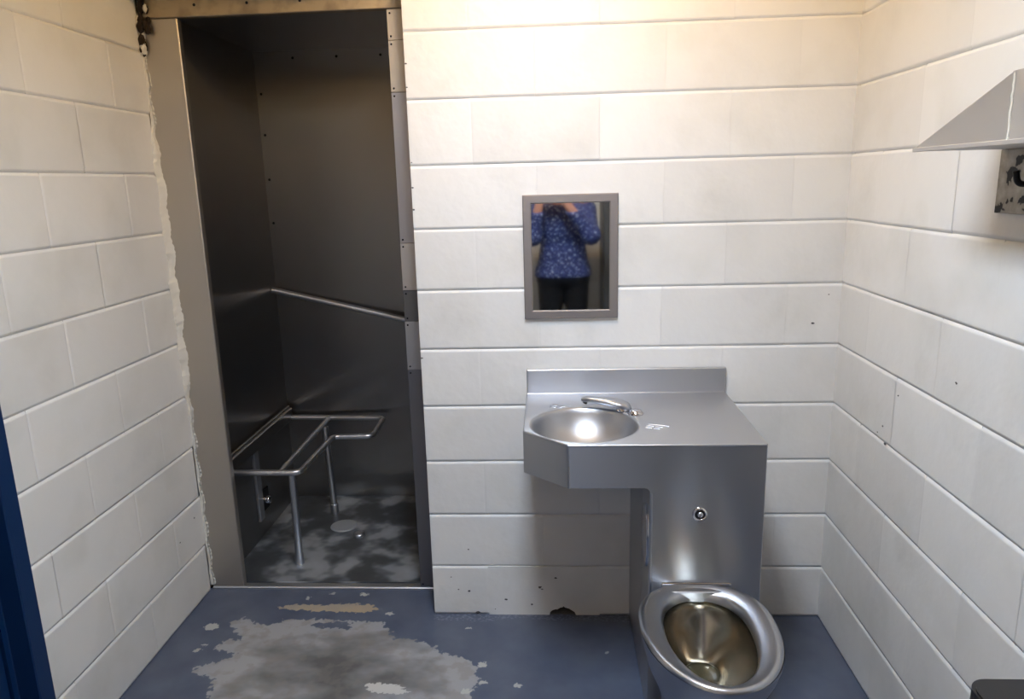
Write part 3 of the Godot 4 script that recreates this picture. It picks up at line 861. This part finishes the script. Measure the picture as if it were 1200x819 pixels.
	water.albedo_color = Color(0.5, 0.48, 0.36, 0.25)
	water.roughness = 0.02
	water.transparency = BaseMaterial3D.TRANSPARENCY_ALPHA
	var ws := []
	ws.append(egg(0.0435, 0.611, 0.699, 0.245, cx, 0.46))
	ws.append(egg(0.001, 0.65, 0.652, 0.245, cx, 0.46))
	part("water", grid(ws, true, true), water, u)
	# flat neck joining the rim to the cabinet
	part("rim_neck", box_mesh(Vector3(0.752, 0.395, zf - 0.002) + o, Vector3(0.946, 0.4285, 0.55) + o, 0.003), mats.bowl, u)
	part("neck_bead", tube([Vector3(0.752, 0.434, zf + 0.001) + o, Vector3(0.946, 0.434, zf + 0.001) + o], 0.0035, 10), mats.chrome, u)
	for n in ["toilet_bowl", "seat_rim", "bowl_interior", "trap", "water"]:
		(u.get_node(n) as Node3D).position = o

# ---------------------------------------------------------------- things on the walls
func build_mirror() -> void:
	var m := thing("wall_mirror", "small polished steel mirror in a grey frame on the block wall", "mirror", Vector3(0.514, 1.1125, 0.001))
	var w := 0.154
	var h := 0.405
	var f := 0.028
	var fs := begin()
	# one pressed frame: outer side, rounded edge, face, inner slope, all the way round
	var prof := [[0.0, 0.0], [0.0, 0.011], [0.003, 0.014], [f - 0.003, 0.014], [f, 0.011], [f, 0.003]]
	var at_corner := func(k: int, inset: float, z: float) -> Vector3:
		var sx: float = [-1.0, 1.0, 1.0, -1.0][k]
		var sy: float = [-1.0, -1.0, 1.0, 1.0][k]
		return Vector3(sx * (w - inset), h * 0.5 + sy * (h * 0.5 - inset), z)
	for k in 4:
		var k2 := (k + 1) % 4
		var out_dir: Vector3 = [Vector3.DOWN, Vector3.RIGHT, Vector3.UP, Vector3.LEFT][k]
		for i in prof.size() - 1:
			var p: Array = prof[i]
			var q: Array = prof[i + 1]
			var n: Vector3 = (out_dir * (q[1] - p[1]) + Vector3(0, 0, 1) * (q[0] - p[0])).normalized()
			quad(fs, at_corner.call(k, p[0], p[1]), at_corner.call(k2, p[0], p[1]), at_corner.call(k2, q[0], q[1]), at_corner.call(k, q[0], q[1]), n)
	part("frame", fs.commit(), mats.mirror_frame, m)
	part("mirror_plate", box_mesh(Vector3(-w + f - 0.002, f - 0.002, 0.001), Vector3(w - f + 0.002, h - f + 0.002, 0.009), 0.0), mats.mirror, m)

func build_shelf() -> void:
	var z0 := 0.807
	var z1 := 1.72
	var s := thing("wall_shelf", "grey steel shelf with triangular end plates on the block wall", "shelf", Vector3(WALL_X1, 1.60, (z0 + z1) / 2))
	var o := -s.position
	part("shelf_plate", box_mesh(Vector3(1.204, 1.599, z0) + o, Vector3(1.389, 1.604, z1) + o, 0.001), mats.shelf, s)
	part("front_lip", box_mesh(Vector3(1.202, 1.598, z0) + o, Vector3(1.206, 1.6065, z1) + o, 0.001), mats.shelf, s)
	var tri_poly := PackedVector2Array([Vector2(1.204, 1.604), Vector2(1.389, 1.604), Vector2(1.389, 1.752)])
	part("end_plate", prism(tri_poly, z0, z0 + 0.004, Transform3D(Basis.IDENTITY, o)), mats.shelf, s)
	part("end_plate", prism(tri_poly, z1 - 0.004, z1, Transform3D(Basis.IDENTITY, o)), mats.shelf, s)
	part("back_plate", box_mesh(Vector3(1.388, 1.604, z0 - 0.004) + o, Vector3(1.3912, 1.752, z1) + o, 0.0005), mats.shelf, s)
	part("hook_rail", box_mesh(Vector3(1.384, 1.470, z0 - 0.006) + o, Vector3(1.3912, 1.5985, z1) + o, 0.001), mats.worn_plate, s, "worn blotchy metal strip below the shelf")
	var wav := []
	for i in 14:
		wav.append(Vector3(1.3865 + rng.randf_range(-0.001, 0.001), 1.606 + i * 0.0108, z0 + 0.006) + o)
	part("sealant_bead", tube(wav, 0.0024, 8), mats.caulk, s)
	for z in [0.925, 1.18, 1.43]:
		var hk := part("hook", tube(rounded_path([Vector3(1.3835, 1.53, z) + o, Vector3(1.35, 1.53, z) + o, Vector3(1.345, 1.555, z) + o], 0.012), 0.006, 10), mats.black, s)
		part("hook_base", box_mesh(Vector3(1.380, 1.515, z - 0.015) + o, Vector3(1.3845, 1.545, z + 0.015) + o, 0.002), mats.black, hk)

func build_desk() -> void:
	var d := thing("wall_desk", "dark wall-mounted desk top with rounded corner under the shelf", "desk", Vector3(1.26, 0.0, 1.75))
	var o := -d.position
	var poly := PackedVector2Array()
	var x0 := 1.115
	var z0 := 1.335
	var r := 0.035
	for k in 9:
		var a := PI / 2 * k / 8
		poly.append(Vector2(x0 + r - cos(a) * r, z0 + r - sin(a) * r))
	poly.append_array(PackedVector2Array([Vector2(1.389, z0), Vector2(1.389, 2.2)]))
	for k in 9:
		var a := PI / 2 * k / 8
		poly.append(Vector2(x0 + r - sin(a) * r, 2.2 - r + cos(a) * r))
	var lay := Transform3D(Basis(Vector3(1, 0, 0), Vector3(0, 0, 1), Vector3(0, 1, 0)), o)
	part("desk_top", prism(poly, 0.700, 0.748, lay), mats.desk, d)
	var inner := PackedVector2Array()
	for p in poly:
		inner.append(p + (Vector2(1.28, 1.77) - p).normalized() * 0.008)
	part("top_edge", prism(inner, 0.7475, 0.752, lay), mats.desk, d)
	for z in [1.55, 2.0]:
		part("bracket", prism(PackedVector2Array([Vector2(1.389, 0.70), Vector2(1.389, 0.44), Vector2(1.375, 0.44), Vector2(1.16, 0.69), Vector2(1.16, 0.70)]), z, z + 0.006, Transform3D(Basis.IDENTITY, o)), mats.dark_metal, d)

func build_light() -> void:
	var l := thing("ceiling_light", "ceiling light fixture with a white lens and yellowed panels, the long sides deepened to block light", "lamp", Vector3(0.40, CEILING, 1.30))
	var hx := 0.16
	var hz := 0.46
	var y := -0.10
	part("housing", box_mesh(Vector3(-hx - 0.01, -0.022, -hz - 0.01), Vector3(hx + 0.01, -0.0005, hz + 0.01), 0.003), mats.ceiling, l)
	var lens := plain(Color(0.9, 0.9, 0.9), 0.5)
	lens.emission_enabled = true
	lens.emission = Color(0.82, 0.91, 1.0)
	lens.emission_energy_multiplier = 2.5
	var yellow := plain(Color(0.9, 0.8, 0.55), 0.5)
	yellow.emission_enabled = true
	yellow.emission = Color(1.0, 0.80, 0.48)
	yellow.emission_energy_multiplier = 0.8
	part("lens", box_mesh(Vector3(-hx + 0.002, y + 0.046, -hz + 0.002), Vector3(hx - 0.002, y + 0.050, hz - 0.002), 0.001), lens, l)
	for s in [-1.0, 1.0]:
		part("side_skirt", box_mesh(Vector3(s * hx - 0.002, y - 0.065, -hz), Vector3(s * hx + 0.002, -0.022, hz), 0.001), yellow, l)  # long sides extended below the lens to cut direct light on the side walls
		part("end_lens", box_mesh(Vector3(-hx + 0.002, y, s * hz - 0.002), Vector3(hx - 0.002, -0.022, s * hz + 0.002), 0.001), yellow, l)
	lamp(l, Vector3(0, y + 0.042, 0), Vector3(-90, 0, 0), Vector2(hx * 2 - 0.01, hz * 2 - 0.01), Color(0.82, 0.90, 1.0), LAMP_DOWN)
	for s in [-1.0, 1.0]:
		lamp(l, Vector3(s * (hx + 0.008), y * 0.5, 0), Vector3(0, -90 * s, 0), Vector2(hz * 2, 0.07), Color(1.0, 0.78, 0.45), LAMP_SIDE)
		lamp(l, Vector3(0, y * 0.5, s * (hz + 0.008)), Vector3(0, 180 if s > 0 else 0, 0), Vector2(hx * 2, 0.07), Color(1.0, 0.78, 0.45), LAMP_END)

const LAMP_DOWN := 5.5
const LAMP_SIDE := 0.28
const LAMP_END := 1.4

func lamp(parent: Node3D, at: Vector3, turn: Vector3, size: Vector2, c: Color, energy: float) -> void:
	var a := AreaLight3D.new()
	a.name = "lamp"
	a.area_size = size
	a.area_normalize_energy = true
	a.light_color = c
	a.light_energy = energy
	a.shadow_enabled = true
	a.area_range = 8.0
	a.position = at
	a.rotation_degrees = turn
	parent.add_child(a, true)

# ---------------------------------------------------------------- the photographer
func nets(st: SurfaceTool, bones: Array, cell: float, grow: float, blend: float, cuts: Array) -> void:
	# bones: [a, b, ra, rb]; cuts: [normal, offset] keeps normal.dot(p) < offset; joined with a smooth minimum, meshed as surface nets
	var lo := Vector3.ONE * 99.0
	var hi := Vector3.ONE * -99.0
	for b in bones:
		var r: float = maxf(b[2], b[3]) + grow + cell * 3.0
		for p in [b[0], b[1]]:
			lo = lo.min(p - Vector3.ONE * r)
			hi = hi.max(p + Vector3.ONE * r)
	var nx := int((hi.x - lo.x) / cell) + 2
	var ny := int((hi.y - lo.y) / cell) + 2
	var nz := int((hi.z - lo.z) / cell) + 2
	var field := PackedFloat32Array()
	field.resize(nx * ny * nz)
	field.fill(1.0)
	for b in bones:
		var a: Vector3 = b[0]
		var c: Vector3 = b[1]
		var ra: float = b[2] + grow
		var rb: float = b[3] + grow
		var m := maxf(ra, rb) + blend + cell * 2.0
		var l := ((a.min(c) - Vector3.ONE * m) - lo) / cell
		var h := ((a.max(c) + Vector3.ONE * m) - lo) / cell
		var ab := c - a
		var inv := 1.0 / maxf(ab.length_squared(), 1e-9)
		for iz in range(maxi(0, int(l.z)), mini(nz, int(h.z) + 1)):
			for iy in range(maxi(0, int(l.y)), mini(ny, int(h.y) + 1)):
				var at := (iz * ny + iy) * nx
				for ix in range(maxi(0, int(l.x)), mini(nx, int(h.x) + 1)):
					var p := lo + Vector3(ix, iy, iz) * cell - a
					var t := clampf(p.dot(ab) * inv, 0.0, 1.0)
					var d := (p - ab * t).length() - lerpf(ra, rb, t)
					var f := field[at + ix]
					var k := maxf(blend - absf(f - d), 0.0) / blend
					field[at + ix] = minf(f, d) - k * k * blend * 0.25
	if cuts.size():
		for iz in nz:
			for iy in ny:
				for ix in nx:
					var at := (iz * ny + iy) * nx + ix
					if field[at] < cell * 3.0:
						var p := lo + Vector3(ix, iy, iz) * cell
						for c in cuts:
							field[at] = maxf(field[at], c[0].dot(p) - c[1])
	var vert := {}
	var step := [1, nx, nx * ny]
	var corner := [0, 1, nx, nx + 1, nx * ny, nx * ny + 1, nx * ny + nx, nx * ny + nx + 1]
	var edges := [[0, 1], [2, 3], [4, 5], [6, 7], [0, 2], [1, 3], [4, 6], [5, 7], [0, 4], [1, 5], [2, 6], [3, 7]]
	var offs := [Vector3(0, 0, 0), Vector3(1, 0, 0), Vector3(0, 1, 0), Vector3(1, 1, 0), Vector3(0, 0, 1), Vector3(1, 0, 1), Vector3(0, 1, 1), Vector3(1, 1, 1)]
	var cells := []
	for iz in nz - 1:
		for iy in ny - 1:
			for ix in nx - 1:
				var at := (iz * ny + iy) * nx + ix
				var inside := 0
				for k in 8:
					if field[at + corner[k]] < 0.0:
						inside += 1
				if inside == 0 or inside == 8:
					continue
				var sum := Vector3.ZERO
				var count := 0
				for e in edges:
					var f0 := field[at + corner[e[0]]]
					var f1 := field[at + corner[e[1]]]
					if (f0 < 0.0) != (f1 < 0.0):
						sum += offs[e[0]].lerp(offs[e[1]], f0 / (f0 - f1))
						count += 1
				vert[at] = lo + (Vector3(ix, iy, iz) + sum / count) * cell
				cells.append(at)
	st.set_smooth_group(0)
	for at in cells:
		for ax in 3:
			var f0 := field[at]
			var f1 := field[at + step[ax]]
			if (f0 < 0.0) == (f1 < 0.0):
				continue
			var u: int = step[(ax + 1) % 3]
			var v: int = step[(ax + 2) % 3]
			if not (vert.has(at - u) and vert.has(at - v) and vert.has(at - u - v)):
				continue
			var q := [vert[at], vert[at - u], vert[at - u - v], vert[at - v]]
			if f0 < 0.0:
				q = [q[0], q[3], q[2], q[1]]
			for k in [0, 1, 2, 0, 2, 3]:
				st.set_uv(Vector2.ZERO)
				st.add_vertex(q[k])

func build_person() -> void:
	var x := 0.53
	var p := thing("person", "person in a patterned blue shirt and dark trousers taking the photograph", "person", Vector3(x, 0, 2.80))
	var zc := 0.0
	var torso := [
		[Vector3(-0.065, 0.93, 0.0), Vector3(0.065, 0.93, 0.0), 0.115, 0.115],
		[Vector3(-0.05, 1.06, 0.0), Vector3(0.05, 1.06, 0.0), 0.105, 0.105],
		[Vector3(-0.06, 1.22, -0.005), Vector3(0.06, 1.22, -0.005), 0.108, 0.108],
		[Vector3(-0.13, 1.355, 0.0), Vector3(0.13, 1.355, 0.0), 0.062, 0.062],
		[Vector3(0, 1.30, 0.0), Vector3(0, 1.40, -0.005), 0.09, 0.06],
	]
	var arms := []
	var wrists := []
	for s in [-1.0, 1.0]:
		var sh := Vector3(s * 0.165, 1.36, -0.005)
		var el := Vector3(s * 0.195 - 0.01, 1.20, -0.225)
		var wr := Vector3(s * 0.085 - 0.07, 1.42, -0.285)
		arms.append([sh, el, 0.055, 0.043])
		arms.append([el, wr, 0.042, 0.028])
		wrists.append(wr)
	var legs := []
	for s in [-1.0, 1.0]:
		legs.append([Vector3(s * 0.085, 0.90, 0.0), Vector3(s * 0.10, 0.49, 0.0), 0.088, 0.058])
		legs.append([Vector3(s * 0.10, 0.49, 0.0), Vector3(s * 0.105, 0.09, 0.03), 0.055, 0.038])
		legs.append([Vector3(s * 0.105, 0.05, 0.03), Vector3(s * 0.12, 0.035, -0.13), 0.036, 0.028])
	var neck := [[Vector3(0, 1.38, -0.005), Vector3(-0.01, 1.50, -0.035), 0.055, 0.052]]
	var head_at := Vector3(-0.02, 1.585, -0.075)
	var st := begin()
	nets(st, torso + arms + legs + neck, 0.013, 0.0, 0.05, [])
	# head with brow, nose, mouth, ears and chin
	var head := [
		[head_at + Vector3(0, 0.03, 0.015), head_at + Vector3(0, 0.03, 0.015), 0.088, 0.088],
		[head_at + Vector3(0, -0.02, -0.015), head_at + Vector3(0, -0.075, -0.035), 0.070, 0.042],
		[head_at + Vector3(-0.035, 0.018, -0.072), head_at + Vector3(0.035, 0.018, -0.072), 0.012, 0.012],
		[head_at + Vector3(0, 0.008, -0.086), head_at + Vector3(0, -0.028, -0.104), 0.009, 0.013],
		[head_at + Vector3(-0.020, -0.058, -0.076), head_at + Vector3(0.020, -0.058, -0.076), 0.008, 0.008],
		[head_at + Vector3(-0.082, 0.012, 0.010), head_at + Vector3(-0.080, -0.025, 0.004), 0.013, 0.010],
		[head_at + Vector3(0.082, 0.012, 0.010), head_at + Vector3(0.080, -0.025, 0.004), 0.013, 0.010],
		[Vector3(-0.01, 1.44, -0.02), Vector3(-0.012, 1.52, -0.045), 0.053, 0.053],
	]
	nets(st, head, 0.006, 0.0, 0.022, [])
	# hands round the camera body
	for s in [-1.0, 1.0]:
		var wr: Vector3 = wrists[0] if s < 0.0 else wrists[1]
		var palm := Vector3(s * 0.078 - 0.072, 1.515, -0.275)
		var hand := [[wr, wr.lerp(palm, 0.5), 0.027, 0.026], [wr.lerp(palm, 0.5), palm, 0.024, 0.022], [palm + Vector3(0, -0.02, 0.012), palm + Vector3(0, 0.02, 0.008), 0.022, 0.020]]
		for f in 4:
			var y := 1.545 - f * 0.0205
			var reach: float = [0.040, 0.046, 0.043, 0.034][f]
			var k0 := Vector3(palm.x + s * 0.006, y, -0.290)
			var k1 := k0 + Vector3(s * 0.002, 0.002, -0.032)
			var k2 := k1 + Vector3(-s * reach * 0.55, 0.0, -0.018)
			var k3 := k2 + Vector3(-s * reach * 0.5, -0.001, 0.002)
			hand.append([k0, k1, 0.0098, 0.0092])
			hand.append([k1, k2, 0.0092, 0.0086])
			hand.append([k2, k3, 0.0086, 0.0076])
		var t0 := palm + Vector3(-s * 0.008, -0.012, 0.014)
		var t1 := t0 + Vector3(-s * 0.022, 0.018, 0.014)
		var t2 := t1 + Vector3(-s * 0.020, 0.012, -0.002)
		hand.append([t0, t1, 0.012, 0.0105])
		hand.append([t1, t2, 0.0102, 0.0088])
		nets(st, hand, 0.0042, 0.0, 0.006, [])
	st.generate_normals()
	part("body", st.commit(), mats.skin, p)
	for s in [-1.0, 1.0]:
		var eye := part("eye", lathe([Vector2(0.0001, -0.011), Vector2(0.008, -0.0078), Vector2(0.011, 0.0), Vector2(0.008, 0.0078), Vector2(0.0001, 0.011)], 14), mats.eye, p)
		eye.position = head_at + Vector3(s * 0.032, 0.0, -0.070)
	var sh := begin()
	nets(sh, torso + arms + [legs[0], legs[3]], 0.012, 0.013, 0.05, [[Vector3(0, -1, 0), -0.90], [Vector3(0, 0.98, -0.2), 1.43 * 0.98 - 0.01], ])
	sh.generate_normals()
	part("shirt", sh.commit(), mats.shirt, p)
	var tr := begin()
	nets(tr, [torso[0]] + legs, 0.013, 0.010, 0.03, [[Vector3(0, 1, 0), 0.985], [Vector3(0, -1, 0), -0.075]])
	tr.generate_normals()
	part("trousers", tr.commit(), mats.trousers, p)
	var hr := begin()
	nets(hr, [head[0], [head_at + Vector3(0, 0.0, 0.03), head_at + Vector3(0, -0.09, 0.05), 0.075, 0.05]], 0.008, 0.012, 0.03, [[Vector3(0, -0.75, -0.66), (Vector3(0, -0.75, -0.66)).dot(head_at) - 0.012]])
	hr.generate_normals()
	part("hair", hr.commit(), mats.hair, p)
	for s in [-1.0, 1.0]:
		var so := begin()
		nets(so, [[Vector3(s * 0.105, 0.045, 0.035), Vector3(s * 0.12, 0.035, -0.14), 0.042, 0.034], [Vector3(s * 0.105, 0.06, 0.02), Vector3(s * 0.105, 0.10, 0.03), 0.044, 0.045]], 0.011, 0.0, 0.03, [[Vector3(0, -1, 0), -0.001]])
		so.generate_normals()
		part("shoe", so.commit(), mats.shoe, p)
	# the camera in the hands, its lens just behind the viewpoint
	var c := thing("photo_camera", "black camera held up in front of the photographer's face", "camera", Vector3(0.458, 1.50, 2.525))
	part("camera_body", box_mesh(Vector3(-0.066, 0.0, -0.016), Vector3(0.066, 0.088, 0.022), 0.008), mats.black, c)
	part("viewfinder_hump", box_mesh(Vector3(-0.026, 0.084, -0.022), Vector3(0.026, 0.112, 0.028), 0.008), mats.black, c)
	part("grip", box_mesh(Vector3(0.040, 0.002, -0.034), Vector3(0.066, 0.082, -0.012), 0.008), mats.black, c)
	var ln := part("lens_barrel", lathe([Vector2(0.034, 0.0), Vector2(0.036, 0.008), Vector2(0.036, 0.040), Vector2(0.038, 0.044), Vector2(0.038, 0.062), Vector2(0.033, 0.062), Vector2(0.030, 0.052), Vector2(0.0001, 0.050)], 32), mats.black, c)
	ln.transform = Transform3D(Basis(Vector3.RIGHT, -PI / 2), Vector3(0, 0.045, -0.016))

func build_locker() -> void:
	var l := thing("steel_locker", "tall grey steel locker with dark doors behind the photographer", "locker", Vector3(1.10, 0.0, 3.02))
	part("carcass", box_mesh(Vector3(-0.285, 0.001, -0.20), Vector3(0.285, 1.86, 0.222), 0.004), mats.locker, l)
	for y in [[0.05, 0.93], [0.95, 1.83]]:
		var d := part("door", box_mesh(Vector3(-0.225, y[0], -0.214), Vector3(0.265, y[1], -0.2005), 0.003), mats.black, l)
		part("handle", box_mesh(Vector3(-0.20, (y[0] + y[1]) / 2 - 0.05, -0.226), Vector3(-0.185, (y[0] + y[1]) / 2 + 0.05, -0.2142), 0.003), mats.tube, d)

func _ready() -> void:
	rng.seed = 20240611
	# camera
	var cam := Camera3D.new()
	cam.name = "camera"
	cam.position = Vector3(0.45392, 1.55919, 2.42063)
	cam.rotation = Vector3(-0.224282, 0.057976, -0.026813)
	cam.fov = rad_to_deg(2.0 * atan(409.5 / 858.79))
	cam.near = 0.02
	add_child(cam)
	cam.current = true
	# environment
	var env := Environment.new()
	env.background_mode = Environment.BG_COLOR
	env.background_color = Color(0, 0, 0)
	env.tonemap_mode = Environment.TONE_MAPPER_LINEAR
	env.tonemap_exposure = 0.95
	env.sdfgi_enabled = true
	env.ssao_enabled = true
	env.ssil_enabled = true
	var we := WorldEnvironment.new()
	we.name = "environment"
	we.environment = env
	add_child(we)
	make_materials()
	build_light()
	build_room()
	build_shower()
	build_unit()
	build_mirror()
	build_shelf()
	build_desk()
	build_person()
	build_locker()
